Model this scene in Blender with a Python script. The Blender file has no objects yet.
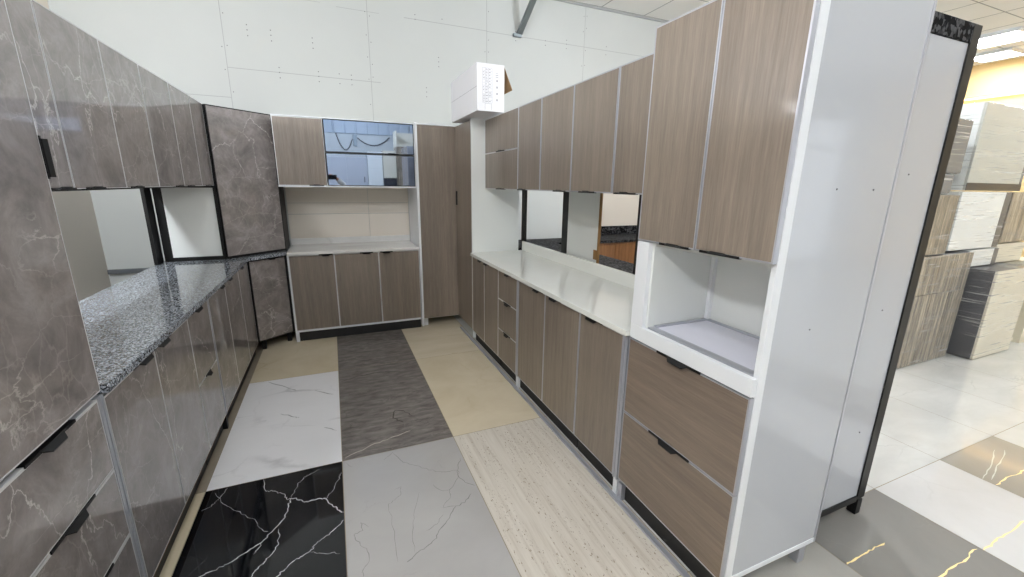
import bpy, bmesh, math, random
from mathutils import Vector, Matrix, Quaternion
random.seed(7)
SC = bpy.context.scene
COL = SC.collection
PI = math.pi

# ------------------------------------------------------------------ helpers
def lin(c):
    return tuple(((v/255)/12.92 if v/255 <= .04045 else ((v/255+.055)/1.055)**2.4) for v in c) + (1,)

class MB:
    """collects shapes into one mesh"""
    def __init__(s): s.bm = bmesh.new(); s.mats = []; s.cur = 0
    def mat(s, m):
        if m not in s.mats: s.mats.append(m)
        s.cur = s.mats.index(m); return s
    def _take(s, faces):
        for f in faces: f.material_index = s.cur
    def box(s, x0, x1, y0, y1, z0, z1, bev=0):
        r = bmesh.ops.create_cube(s.bm, size=1)
        vs = r['verts']
        for v in vs:
            v.co = Vector(((x0+x1)/2 + v.co.x*(x1-x0), (y0+y1)/2 + v.co.y*(y1-y0), (z0+z1)/2 + v.co.z*(z1-z0)))
        fs = list({f for v in vs for f in v.link_faces})
        s._take(fs)
        if bev:
            es = list({e for v in vs for e in v.link_edges})
            b = bmesh.ops.bevel(s.bm, geom=es, offset=bev, segments=2, affect='EDGES', profile=.6)
            s._take(b['faces'])
        return s
    def prism(s, pts, z0, z1, bev=0):
        """vertical prism over a polygon of (x, y), anticlockwise"""
        lo = [s.bm.verts.new((x, y, z0)) for x, y in pts]; hi = [s.bm.verts.new((x, y, z1)) for x, y in pts]
        fs = [s.bm.faces.new(list(reversed(lo))), s.bm.faces.new(hi)]
        n = len(pts)
        for i in range(n):
            j = (i+1) % n
            fs.append(s.bm.faces.new((lo[i], lo[j], hi[j], hi[i])))
        s._take(fs)
        if bev:
            es = list({e for f in fs for e in f.edges})
            b = bmesh.ops.bevel(s.bm, geom=es, offset=bev, segments=2, affect='EDGES', profile=.6); s._take(b['faces'])
        return s
    def poly(s, pts):
        f = s.bm.faces.new([s.bm.verts.new(p) for p in pts]); s._take([f]); return s
    def tube(s, pts, r, seg=8, r1=None):
        pts = [Vector(p) for p in pts]; rings = []; n = len(pts)
        up = Vector((0, 0, 1))
        for i, p in enumerate(pts):
            d = (pts[min(i+1, n-1)] - pts[max(i-1, 0)]).normalized()
            a = d.cross(up)
            if a.length < 1e-3: a = d.cross(Vector((1, 0, 0)))
            a.normalize(); b = d.cross(a)
            rr = r if r1 is None else r + (r1-r)*i/(n-1)
            rings.append([s.bm.verts.new(p + a*math.cos(2*PI*k/seg)*rr + b*math.sin(2*PI*k/seg)*rr) for k in range(seg)])
        fs = []
        for i in range(n-1):
            for k in range(seg):
                fs.append(s.bm.faces.new((rings[i][k], rings[i][(k+1) % seg], rings[i+1][(k+1) % seg], rings[i+1][k])))
        fs.append(s.bm.faces.new(rings[0])); fs.append(s.bm.faces.new(list(reversed(rings[-1]))))
        s._take(fs); return s
    def ribbon(s, pts, w, z):
        """flat strip following a path on a horizontal plane (a vein or joint in a surface)"""
        L = []
        n = len(pts)
        for i in range(n):
            a = Vector(pts[max(i-1, 0)]); b = Vector(pts[min(i+1, n-1)])
            d = (b-a).normalized(); q = Vector((-d.y, d.x))
            ww = w*(.55 + .9*random.random())*.5
            if i in (0, n-1): ww *= .35
            p = Vector(pts[i])
            L.append((s.bm.verts.new((*(p+q*ww), z)), s.bm.verts.new((*(p-q*ww), z))))
        fs = []
        for i in range(n-1):
            fs.append(s.bm.faces.new((L[i][1], L[i+1][1], L[i+1][0], L[i][0])))
        s._take(fs); return s
    def build(s, name, parent=None, mat=None, smooth=False):
        me = bpy.data.meshes.new(name)
        bmesh.ops.recalc_face_normals(s.bm, faces=s.bm.faces[:])
        s.bm.to_mesh(me); s.bm.free()
        if mat is not None: me.materials.append(mat)
        else:
            for m in s.mats: me.materials.append(m)
        if smooth:
            for p in me.polygons: p.use_smooth = True
        o = bpy.data.objects.new(name, me); COL.objects.link(o)
        if parent is not None: o.parent = parent
        return o

def thing(name, label, cat, loc=(0, 0, 0), rz=0, group=None):
    o = bpy.data.objects.new(name, None); COL.objects.link(o)
    o.location = loc; o.rotation_euler = (0, 0, rz); o.empty_display_size = .1
    o['label'] = label; o['category'] = cat
    if group: o['group'] = group
    return o
def tag(o, label, cat, group=None, kind=None):
    o['label'] = label; o['category'] = cat
    if group: o['group'] = group
    if kind: o['kind'] = kind
    return o
def struct(o, label=None):
    o['kind'] = 'structure'
    if label: o['label'] = label
    return o

# ------------------------------------------------------------------ materials
def new_mat(name):
    m = bpy.data.materials.new(name); m.use_nodes = True
    nt = m.node_tree; b = nt.nodes['Principled BSDF']
    return m, nt, b
def plain(name, rgb, rough=.5, metal=0, spec=.5, coat=0):
    m, nt, b = new_mat(name)
    b.inputs['Base Color'].default_value = lin(rgb); b.inputs['Roughness'].default_value = rough
    b.inputs['Metallic'].default_value = metal; b.inputs['Specular IOR Level'].default_value = spec
    b.inputs['Coat Weight'].default_value = coat; b.inputs['Coat Roughness'].default_value = .05
    return m
def N(nt, t, **kw):
    n = nt.nodes.new(t)
    for k, v in kw.items(): setattr(n, k, v)
    return n
def coords(nt, scale=(1, 1, 1), rnd=True, rot=(0, 0, 0)):
    tc = N(nt, 'ShaderNodeTexCoord'); mp = N(nt, 'ShaderNodeMapping')
    mp.inputs['Scale'].default_value = scale; mp.inputs['Rotation'].default_value = rot
    src = tc.outputs['Object']
    if rnd:
        oi = N(nt, 'ShaderNodeObjectInfo'); mu = N(nt, 'ShaderNodeMath', operation='MULTIPLY'); mu.inputs[1].default_value = 37.
        nt.links.new(oi.outputs['Random'], mu.inputs[0])
        ad = N(nt, 'ShaderNodeVectorMath', operation='ADD')
        nt.links.new(src, ad.inputs[0]); nt.links.new(mu.outputs[0], ad.inputs[1]); src = ad.outputs[0]
    nt.links.new(src, mp.inputs['Vector'])
    return mp.outputs[0]
def noise(nt, vec, scale, detail=4, rough=.5, dist=0):
    n = N(nt, 'ShaderNodeTexNoise'); n.inputs['Scale'].default_value = scale; n.inputs['Detail'].default_value = detail
    n.inputs['Roughness'].default_value = rough; n.inputs['Distortion'].default_value = dist
    nt.links.new(vec, n.inputs['Vector']); return n.outputs['Fac']
def ramp(nt, fac, stops):
    r = N(nt, 'ShaderNodeValToRGB'); cr = r.color_ramp
    while len(cr.elements) < len(stops): cr.elements.new(.5)
    for e, (p, c) in zip(cr.elements, stops): e.position = p; e.color = lin(c) if len(c) == 3 else c
    nt.links.new(fac, r.inputs['Fac']); return r.outputs['Color']
def mixc(nt, fac, a, b, mode='MIX'):
    m = N(nt, 'ShaderNodeMix', data_type='RGBA', blend_type=mode)
    for s, v in ((m.inputs[0], fac), (m.inputs[6], a), (m.inputs[7], b)):
        if hasattr(v, 'is_linked') or hasattr(v, 'links'): nt.links.new(v, s)
        elif isinstance(v, tuple): s.default_value = lin(v) if len(v) == 3 else v
        else: s.default_value = v
    return m.outputs[2]
def mth(nt, op, a, b=None, c=None):
    m = N(nt, 'ShaderNodeMath', operation=op)
    for i, v in enumerate((a, b, c)):
        if v is None: continue
        if isinstance(v, (int, float)): m.inputs[i].default_value = v
        else: nt.links.new(v, m.inputs[i])
    return m.outputs[0]
def vein(nt, vec, scale, width, dist=.6, detail=5, mask=None, lo=.45):
    """thin cracked lines, 1 on the line; broken up by a second noise"""
    nz = N(nt, 'ShaderNodeTexNoise'); nz.inputs['Scale'].default_value = scale*1.7; nz.inputs['Detail'].default_value = detail; nz.inputs['Roughness'].default_value = .6
    nt.links.new(vec, nz.inputs['Vector'])
    sb = N(nt, 'ShaderNodeVectorMath', operation='SUBTRACT'); sb.inputs[1].default_value = (.5, .5, .5); nt.links.new(nz.outputs['Color'], sb.inputs[0])
    sc_ = N(nt, 'ShaderNodeVectorMath', operation='SCALE'); sc_.inputs['Scale'].default_value = (.25+.25*dist)/scale; nt.links.new(sb.outputs[0], sc_.inputs[0])
    ad = N(nt, 'ShaderNodeVectorMath', operation='ADD'); nt.links.new(vec, ad.inputs[0]); nt.links.new(sc_.outputs[0], ad.inputs[1])
    vo = N(nt, 'ShaderNodeTexVoronoi', feature='DISTANCE_TO_EDGE'); vo.inputs['Scale'].default_value = scale*.8; nt.links.new(ad.outputs[0], vo.inputs['Vector'])
    v = mth(nt, 'SUBTRACT', 1.0, mth(nt, 'MINIMUM', mth(nt, 'DIVIDE', vo.outputs['Distance'], width), 1.0))
    if mask:
        k = noise(nt, vec, mask, 2, .5)
        k = mth(nt, 'MULTIPLY', mth(nt, 'MAXIMUM', mth(nt, 'SUBTRACT', k, lo), 0.), 5.0)
        v = mth(nt, 'MULTIPLY', v, mth(nt, 'MINIMUM', k, 1.0))
    return v

def wood(name, dark, mid, light, axis='z', rough=.34, coat=.15, con=1):
    m, nt, b = new_mat(name)
    sc = {'z': (1, 1, .045), 'x': (.045, 1, 1)}[axis]
    v = coords(nt, sc)
    f1 = noise(nt, v, 150, 5, .7)
    sc2 = {'z': (1, 1, .10), 'x': (.10, 1, 1)}[axis]
    v2 = coords(nt, sc2)
    f2 = noise(nt, v2, 5.5, 3, .55, .5)
    f3 = noise(nt, coords(nt, {'z': (1, 1, .02), 'x': (.02, 1, 1)}[axis]), 14, 2, .5)
    wv = N(nt, 'ShaderNodeTexWave', wave_type='RINGS', rings_direction='Y')
    wv.inputs['Scale'].default_value = 2.6; wv.inputs['Distortion'].default_value = 9; wv.inputs['Detail'].default_value = 2.5
    wv.inputs['Detail Scale'].default_value = 1.2
    nt.links.new(coords(nt, {'z': (2.4, 1, .22), 'x': (.22, 1, 2.4)}[axis]), wv.inputs['Vector'])
    f = mth(nt, 'ADD', mth(nt, 'ADD', mth(nt, 'MULTIPLY', f1, .50), mth(nt, 'MULTIPLY', f2, .28)), mth(nt, 'MULTIPLY', f3, .22))
    f = mth(nt, 'ADD', mth(nt, 'MULTIPLY', f, .955), mth(nt, 'MULTIPLY', wv.outputs['Fac'], .045))
    c = ramp(nt, f, [(.52-.16/con, dark), (.52, mid), (.52+.18/con, light)])
    nt.links.new(c, b.inputs['Base Color'])
    b.inputs['Roughness'].default_value = rough; b.inputs['Coat Weight'].default_value = coat; b.inputs['Coat Roughness'].default_value = .12
    return m

M = {}
M['wood'] = wood('greige_wood', (106, 95, 86), (124, 113, 102), (143, 132, 120))
M['wood_h'] = wood('greige_wood_horizontal', (98, 86, 76), (117, 104, 92), (136, 122, 109), 'x')
M['oak'] = wood('orange_wood', (92, 60, 32), (126, 86, 52), (158, 116, 76))
M['wrapwood'] = wood('pale_striped_wood', (60, 52, 43), (132, 120, 102), (196, 182, 158), 'z', .34, .15, 1.8)

def marble(name, base, dark, light, rough=.05, coat=1.0):
    m, nt, b = new_mat(name)
    v = coords(nt, (1, 1, 1))
    f = noise(nt, v, 5.5, 10, .70, .5)
    c = ramp(nt, f, [(.34, dark), (.52, base), (.70, light)])
    fine = noise(nt, v, 22, 5, .65)
    c = mixc(nt, mth(nt, 'MULTIPLY', mth(nt, 'SUBTRACT', fine, .42), .8), c, light)
    va = coords(nt, (1.0, 1.0, .55), True, (.6, .55, .3))
    vb = coords(nt, (.5, .8, 1.2), True, (-.5, -.7, .2))
    v1 = vein(nt, va, 3.4, .0075, 1.6, 8, 3.0, .40)
    v2 = vein(nt, vb, 6.5, .013, 1.6, 8, 3.6, .42)
    v3 = vein(nt, va, 15, .04, 1.6, 6, 5, .42)
    c = mixc(nt, mth(nt, 'MULTIPLY', v1, .85), c, (208, 202, 198))
    c = mixc(nt, mth(nt, 'MULTIPLY', v2, .65), c, (188, 181, 176))
    c = mixc(nt, mth(nt, 'MULTIPLY', v3, .35), c, (176, 168, 163))
    nt.links.new(c, b.inputs['Base Color'])
    b.inputs['Roughness'].default_value = .35; b.inputs['Coat Weight'].default_value = coat; b.inputs['Coat Roughness'].default_value = rough
    return m
M['marble'] = marble('taupe_marble_gloss', (128, 121, 119), (100, 94, 93), (156, 149, 147))

def granite(name, base, mids, light, s=95, ro=.08, sp=.6):
    m, nt, b = new_mat(name)
    v = coords(nt, (1, 1, 1), False)
    vo = N(nt, 'ShaderNodeTexVoronoi'); vo.inputs['Scale'].default_value = s; vo.inputs['Randomness'].default_value = 1
    nt.links.new(v, vo.inputs['Vector'])
    sep = N(nt, 'ShaderNodeSeparateColor'); nt.links.new(vo.outputs['Color'], sep.inputs[0])
    n2 = noise(nt, v, s*.35, 3, .6)
    f = mth(nt, 'ADD', mth(nt, 'MULTIPLY', sep.outputs[0], .62), mth(nt, 'MULTIPLY', n2, .38))
    c = ramp(nt, f, [(.30, base), (.50, mids), (.68, light)])
    nt.links.new(c, b.inputs['Base Color']); b.inputs['Roughness'].default_value = ro; b.inputs['Specular IOR Level'].default_value = sp
    return m
M['granite'] = granite('speckled_granite', (44, 46, 50), (112, 118, 126), (176, 182, 190), 190)
M['black_granite'] = granite('black_granite', (9, 9, 11), (17, 17, 20), (80, 80, 82), 70, .5, .02)

def stone(name, base, alt, rough=.5, gloss=.08, sc=(1, 1, 1), s=3, veins=(), stretch=None):
    """polished tile: two-tone cloud plus optional veins (scale, width, colour, strength, mask, threshold)"""
    m, nt, b = new_mat(name)
    v = coords(nt, sc, False)
    f = noise(nt, v, s, 7, .6, .5)
    c = ramp(nt, f, [(.32, base), (.70, alt)])
    for (a, w, colr, st, mk, lo) in veins:
        c = mixc(nt, mth(nt, 'MULTIPLY', vein(nt, v, a, w, 1.0, 6, mk, lo), st), c, colr)
    nt.links.new(c, b.inputs['Base Color'])
    b.inputs['Roughness'].default_value = gloss; b.inputs['Specular IOR Level'].default_value = rough
    return m
M['t_cream'] = stone('cream_tile', (203, 190, 164), (217, 206, 182), .5, .08, (1, 1, 1), 2.2, [(3, .02, (176, 158, 124), .35, 2, .45)])
M['t_cream_grain'] = stone('cream_banded_tile', (203, 191, 167), (216, 205, 183), .5, .08, (.5, 3.2, 1), 2.0, [(2.6, .022, (165, 146, 112), .45, 2, .45)])
M['t_white'] = stone('white_marble_tile', (236, 236, 239), (243, 243, 246), .5, .09, (1, 1.6, 1), 1.4, [(1.6, .05, (168, 168, 172), .55, 1.7, .50), (3.5, .03, (180, 180, 184), .4, 2, .5)])
M['t_black'] = stone('black_marble_tile', (11, 12, 15), (16, 18, 22), .45, .05, (1, 1, 1), 2, [(5, .006, (120, 120, 124), .35, 2.0, .52)])
M['t_light'] = stone('light_grey_marble_tile', (164, 162, 160), (174, 172, 170), .5, .08, (1, 1, 1), 1.6, [(3.2, .005, (110, 108, 108), .5, 2.0, .52)])
M['t_dark'] = stone('dark_grey_stone_tile', (92, 87, 84), (130, 124, 120), .45, .16, (1.2, 3.6, 1), 7.0, [(3.5, .03, (72, 67, 64), .6, 2.5, .46), (9, .04, (76, 70, 67), .5, 3, .44), (7, .03, (148, 142, 137), .5, 3, .46)])
M['t_right'] = stone('pale_grey_tile', (160, 158, 152), (176, 174, 168), .5, .07, (1, 1, 1), 1.5, [(3, .01, (200, 198, 194), .5, 2, .5)])
M['t_gold'] = stone('grey_tile_for_gold_veins', (124, 122, 119), (137, 135, 131), .5, .07, (1, 1, 1), 1.6, [(4, .008, (158, 155, 150), .35, 2, .5)])
M['t_wgold'] = stone('white_tile_for_gold_veins', (196, 195, 193), (212, 211, 210), .5, .07, (1, 1, 1), 1.5, [(2.4, .016, (148, 146, 144), .5, 1.8, .54)])
M['t_beige'] = stone('beige_grey_tile', (148, 144, 135), (160, 156, 148), .5, .07, (1, 1, 1), 1.5, [(3, .01, (120, 114, 102), .4, 2, .5)])
M['t_pale'] = stone('off_white_veined_tile', (194, 194, 190), (210, 210, 206), .5, .06, (1.2, 2.6, 1), 1.5, [(1.8, .014, (150, 152, 150), .5, 1.5, .5)])
M['t_strip'] = stone('taupe_strip_tile', (142, 132, 118), (160, 150, 136), .5, .15, (1, 1, 1), 3)

def travertine():
    m, nt, b = new_mat('travertine_tile')
    v = coords(nt, (9, .5, 1), False)
    f = noise(nt, v, 4.2, 7, .68, .3)
    c = ramp(nt, f, [(.30, (186, 177, 164)), (.5, (204, 197, 186)), (.70, (213, 207, 197))])
    vp = coords(nt, (2.2, .8, 1), False)
    p = noise(nt, vp, 60, 3, .6)
    pk = noise(nt, coords(nt, (6, .5, 1), False), 3.4, 3, .5)
    k = mth(nt, 'MULTIPLY', mth(nt, 'GREATER_THAN', p, .62), mth(nt, 'GREATER_THAN', pk, .50))
    c = mixc(nt, mth(nt, 'MULTIPLY', k, .75), c, (122, 108, 90))
    nt.links.new(c, b.inputs['Base Color']); b.inputs['Roughness'].default_value = .22
    return m
M['t_trav'] = travertine()
M['grout'] = plain('grout', (140, 128, 108), .8)
M['v_white'] = plain('white_vein', (205, 205, 208), .12)
M['v_grey'] = plain('grey_vein', (128, 126, 126), .15)
M['v_soft'] = plain('soft_grey_vein', (176, 176, 179), .12)
M['v_pale'] = plain('pale_vein', (172, 164, 156), .2)
M['v_dark'] = plain('dark_vein', (72, 67, 63), .2)
M['v_gold'] = plain('gold_vein', (255, 232, 168), .25)
M['v_cool'] = plain('cool_white_vein', (205, 208, 200), .15)

def painted(name, rgb, amp=6, rough=.6):
    m, nt, b = new_mat(name)
    v = coords(nt, (1, 1, 1), False)
    f = noise(nt, v, 1.3, 4, .5)
    c = ramp(nt, f, [(.3, tuple(x-amp for x in rgb)), (.7, tuple(min(255, x+amp*.4) for x in rgb))])
    nt.links.new(c, b.inputs['Base Color']); b.inputs['Roughness'].default_value = rough
    return m
M['drywall'] = painted('drywall_white', (188, 191, 189), 3)
M['drywall_beige'] = painted('beige_wall', (222, 214, 203), 3)
M['joint'] = plain('drywall_joint', (160, 162, 162), .8)
M['screw'] = plain('screw_head', (98, 98, 102), .5)
M['ceiling'] = painted('ceiling_white', (236, 235, 232), 3, .8)
M['ceil_grey'] = painted('ceiling_grey', (150, 148, 138), 3, .8)
M['cream_wall'] = painted('cream_wall', (232, 204, 150), 3, .7)
M['white'] = plain('white_panel', (220, 223, 221), .28, 0, .5, .2)
M['white_gloss'] = plain('white_gloss_panel', (184, 187, 193), .16, 0, .5, .5)
M['worktop'] = stone('white_worktop', (220, 221, 216), (228, 229, 225), .5, .10, (1, 1, 1), 1.6)
M['worktop_marble'] = stone('white_marble_worktop', (214, 213, 211), (232, 231, 229), .5, .12, (.6, 2, 1), 3, [(2.4, .03, (160, 160, 158), .6, 1.8, .48)])
M['alu'] = plain('aluminium', (182, 184, 192), .36, .55)
M['alu_white'] = plain('white_aluminium', (226, 229, 233), .3, 0)
M['alu_edge'] = plain('bright_edge', (206, 206, 208), .3, .3)
M['black'] = plain('black_metal', (11, 11, 12), .42, 0, .3)
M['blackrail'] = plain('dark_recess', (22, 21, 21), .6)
M['charcoal'] = plain('charcoal_panel', (58, 58, 64), .3)
M['darkgrey'] = plain('dark_grey_panel', (92, 96, 100), .25)
M['cream_panel'] = plain('cream_panel', (212, 206, 188), .35)
M['cream_white'] = plain('cream_white_panel', (176, 177, 168), .3)
M['niche_floor'] = plain('lilac_white_board', (214, 214, 226), .4)
M['carton'] = plain('white_carton', (222, 222, 226), .7)
M['cardboard'] = plain('brown_cardboard', (150, 118, 80), .8)
M['print'] = plain('grey_print', (160, 160, 165), .8)
M['raw'] = plain('raw_board_edge', (138, 104, 62), .8)
M['gold_edge'] = plain('brown_edge', (120, 92, 58), .5)
M['steel'] = plain('galvanised_steel', (132, 140, 142), .4, .8)
M['skin'] = plain('skin', (176, 124, 96), .5)
M['cloth'] = plain('white_sleeve', (222, 218, 210), .85)
M['hair'] = plain('dark_hair', (24, 20, 18), .6)
M['trouser'] = plain('dark_trousers', (40, 42, 50), .9)
M['cable'] = plain('dark_cable', (40, 40, 44), .5)
M['corr'] = plain('blue_grey_sheet', (165, 174, 182), .5, 0)
m, nt, b = new_mat('tinted_mirror_glass')
b.inputs['Base Color'].default_value = lin((172, 187, 212)); b.inputs['Metallic'].default_value = 1; b.inputs['Roughness'].default_value = .02
M['mirror'] = m
def film():
    m, nt, b = new_mat('stretch_film')
    out = nt.nodes['Material Output']
    tr = N(nt, 'ShaderNodeBsdfTransparent'); gl = N(nt, 'ShaderNodeBsdfPrincipled')
    gl.inputs['Base Color'].default_value = lin((246, 246, 244)); gl.inputs['Roughness'].default_value = .12
    v = coords(nt, (1, 1, 3.2), True, (.3, .5, .2))
    def streak(rot, th):
        q = noise(nt, coords(nt, (.8, .8, 26), True, rot), 2.2, 4, .55)
        q = mth(nt, 'MULTIPLY', mth(nt, 'MAXIMUM', mth(nt, 'SUBTRACT', q, th), 0.), 12.)
        return mth(nt, 'MINIMUM', q, 1.0)
    s1 = streak((.15, .30, 0), .57); s2 = streak((-.1, -.55, .2), .60)
    patch = noise(nt, v, 1.6, 3, .5)
    k = mth(nt, 'ADD', mth(nt, 'MULTIPLY', mth(nt, 'MULTIPLY', mth(nt, 'ADD', s1, s2), patch), .6), .09)
    bp = N(nt, 'ShaderNodeBump'); bp.inputs['Strength'].default_value = .2; bp.inputs['Distance'].default_value = .02
    nt.links.new(noise(nt, v, 9, 4, .6), bp.inputs['Height']); nt.links.new(bp.outputs[0], gl.inputs['Normal'])
    mx = N(nt, 'ShaderNodeMixShader'); nt.links.new(k, mx.inputs[0]); nt.links.new(tr.outputs[0], mx.inputs[1]); nt.links.new(gl.outputs[0], mx.inputs[2])
    nt.links.new(mx.outputs[0], out.inputs['Surface'])
    return m
M['film'] = film()
def emit(name, rgb, s):
    m = bpy.data.materials.new(name); m.use_nodes = True; nt = m.node_tree; nt.nodes.remove(nt.nodes['Principled BSDF'])
    e = N(nt, 'ShaderNodeEmission'); e.inputs[0].default_value = lin(rgb); e.inputs[1].default_value = s
    nt.links.new(e.outputs[0], nt.nodes['Material Output'].inputs['Surface']); return m
M['led'] = emit('led_diffuser', (246, 250, 255), 40)
M['lamp'] = emit('lamp_diffuser', (246, 250, 255), 620)
M['cove'] = emit('warm_led_strip', (255, 212, 140), 6)

# ------------------------------------------------------------------ setting
XW, XE, YS, YN, ZC = -2.05, 11.0, -4.2, 5.16, 3.82
# floor: tiles of differing stone in one mesh, veins and joints as surface pattern
fl = MB().mat(M['grout']); fl.box(XW-.1, XE+.1, YS-.1, YN+.1, -.06, -.003)
X0, PX, Y0, PY = -.070, .674, 2.366, 1.335
def tile_mat(i, j):
    if i == 0: return {0: 't_white', -1: 't_black', 1: 't_cream', 2: 't_cream'}.get(j, 't_pale')
    if i == 1: return {0: 't_dark', 1: 't_dark', -1: 't_light'}.get(j, 't_light')
    if i == 2: return {0: 't_cream', 1: 't_cream_grain', -1: 't_trav'}.get(j, 't_cream')
    if i == -1: return 't_strip' if j >= 0 else 't_cream'
    if i < 0: return 't_pale'
    if j <= -2 or i >= 3:
        if j <= -2: return {3: 't_right', 4: 't_gold', 5: 't_wgold', 6: 't_beige'}.get(i, 't_pale')
    return 't_pale'
g = .0018
for i in range(-3, 18):
    for j in range(-6, 4):
        x0 = X0 + (i-1)*PX; x1 = x0 + PX; y0 = Y0 + j*PY; y1 = y0 + PY
        x0, x1, y0, y1 = max(x0, XW), min(x1, XE), max(y0, YS), min(y1, YN)
        if x1-x0 < .02 or y1-y0 < .02: continue
        fl.mat(M[tile_mat(i, j)]); fl.poly([(x0+g, y0+g, 0), (x1-g, y0+g, 0), (x1-g, y1-g, 0), (x0+g, y1-g, 0)])
BV = [([(-0.476, 2.362), (-0.449, 2.25), (-0.41, 2.237), (-0.356, 2.19), (-0.34, 2.139), (-0.324, 2.144)], 1), ([(-0.072, 1.94), (-0.091, 1.96), (-0.125, 2.008), (-0.155, 2.071), (-0.18, 2.085), (-0.25, 2.09), (-0.271, 2.111), (-0.324, 2.144), (-0.332, 2.076), (-0.34, 2.012), (-0.38, 1.951), (-0.417, 1.898), (-0.477, 1.851), (-0.541, 1.814), (-0.592, 1.798), (-0.647, 1.782)], 1.8), ([(-0.417, 1.898), (-0.432, 1.857), (-0.449, 1.828)], 1), ([(-0.324, 2.144), (-0.299, 2.245), (-0.271, 2.298), (-0.228, 2.319), (-0.185, 2.341)], 0.8), ([(-0.155, 2.071), (-0.124, 2.122), (-0.097, 2.2), (-0.074, 2.262)], 0.8), ([(-0.361, 1.944), (-0.352, 1.849), (-0.369, 1.807), (-0.393, 1.77), (-0.418, 1.747), (-0.434, 1.721), (-0.445, 1.694)], 1.2), ([(-0.074, 1.887), (-0.111, 1.849), (-0.166, 1.805), (-0.201, 1.781), (-0.217, 1.751), (-0.25, 1.735), (-0.279, 1.724), (-0.313, 1.693), (-0.349, 1.66)], 1.3), ([(-0.727, 2.213), (-0.691, 2.229), (-0.666, 2.282), (-0.642, 2.357)], 0.8), ([(-0.695, 2.336), (-0.642, 2.233), (-0.568, 2.149), (-0.487, 2.065), (-0.445, 1.984), (-0.405, 1.945)], 0.6), ([(-0.217, 1.745), (-0.165, 1.718), (-0.096, 1.69)], 0.5)]
LV = [([(0.171, 1.531), (0.218, 1.561), (0.28, 1.587), (0.321, 1.609), (0.346, 1.654), (0.407, 1.706), (0.457, 1.771), (0.506, 1.776), (0.556, 1.826)], 1.5), ([(0.155, 2.284), (0.214, 2.344), (0.264, 2.22), (0.328, 2.164), (0.388, 2.096), (0.452, 2.054), (0.538, 2.036), (0.531, 1.987), (0.55, 1.923), (0.594, 1.877)], 0.9), ([(0.582, 2.138), (0.549, 2.051), (0.528, 1.977), (0.456, 1.897), (0.45, 1.848), (0.394, 1.784), (0.457, 1.771)], 0.9), ([(0.382, 1.969), (0.417, 1.906), (0.456, 1.897)], 0.7), ([(-0.01, 1.53), (-0.007, 1.564), (0.021, 1.599), (0.016, 1.672), (-0.024, 1.733), (-0.033, 1.773), (0.007, 1.784), (-0.001, 1.837), (0.033, 1.795)], 0.9), ([(0.184, 2.007), (0.22, 2.024), (0.211, 1.965), (0.174, 1.93), (0.14, 1.915), (0.145, 1.72), (0.136, 1.545)], 0.6), ([(0.3, 1.939), (0.248, 1.797), (0.223, 1.688), (0.211, 1.571)], 0.6), ([(-0.062, 2.36), (-0.016, 2.29)], 0.6), ([(0.286, 1.671), (0.339, 1.69), (0.384, 1.742)], 0.7)]
GV = [[(2.248, 0.797), (2.188, 0.798), (2.148, 0.795), (2.102, 0.797), (2.051, 0.796), (1.989, 0.794), (1.956, 0.794)], [(2.197, 0.604), (2.265, 0.603), (2.366, 0.608), (2.449, 0.604), (2.504, 0.606), (2.54, 0.616), (2.607, 0.614)], [(2.627, 0.6), (2.695, 0.598), (2.759, 0.605), (2.846, 0.605), (3.016, 0.608), (3.079, 0.605)], [(3.306, 0.79), (3.389, 0.792), (3.48, 0.795), (3.557, 0.785), (3.646, 0.786), (3.821, 0.786)]]
WV2 = [[(3.308, 0.844), (3.428, 0.868), (3.606, 0.906), (3.762, 0.95)], [(3.343, 0.82), (3.491, 0.853), (3.657, 0.885), (3.822, 0.925)]]
DV = [[(-0.054, 2.39), (0.08, 2.456), (0.174, 2.49), (0.271, 2.511), (0.357, 2.538)]]
DV2 = [[(-0.051, 3.467), (0.1, 3.535), (0.266, 3.534), (0.43, 3.486)], [(.40, 2.72), (.36, 2.80), (.30, 2.84), (.27, 2.74), (.33, 2.66)]]
CV = [[(-0.607, 3.682), (-0.457, 3.517), (-0.384, 3.432)], [(-0.461, 3.088), (-0.366, 3.006), (-0.335, 2.981)], [(-0.248, 3.378), (-0.112, 3.259)], [(-0.173, 2.791), (-0.096, 2.721)]]
def rough_path(p, n=3, amp=.006):
    o = []
    for a, b in zip(p[:-1], p[1:]):
        for k in range(n):
            t = k/n; j = 0 if k == 0 else amp
            o.append((a[0]+(b[0]-a[0])*t + random.uniform(-j, j), a[1]+(b[1]-a[1])*t + random.uniform(-j, j)))
    o.append(p[-1]); return o
zz = .0004
for p, w in BV: fl.mat(M['v_white']).ribbon(rough_path(p, 5, .006), .0024*w, zz)
for p, w in LV: fl.mat(M['v_grey']).ribbon(rough_path(p, 4, .006), .0026*w, zz)
for p in GV: fl.mat(M['v_gold']).ribbon(rough_path(p, 3, .005), .0062, zz)
for p in WV2: fl.mat(M['v_cool']).ribbon(rough_path(p, 3, .006), .005, zz)
for p in DV: fl.mat(M['v_pale']).ribbon(rough_path(p, 4, .006), .006, zz)
for p in DV2: fl.mat(M['v_dark']).ribbon(rough_path(p, 4, .012), .007, zz)
for p in CV: fl.mat(M['v_soft']).ribbon(rough_path(p, 4, .006), .007, zz)
struct(fl.build('floor'), 'floor of large polished tiles in mixed stone patterns')

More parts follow.
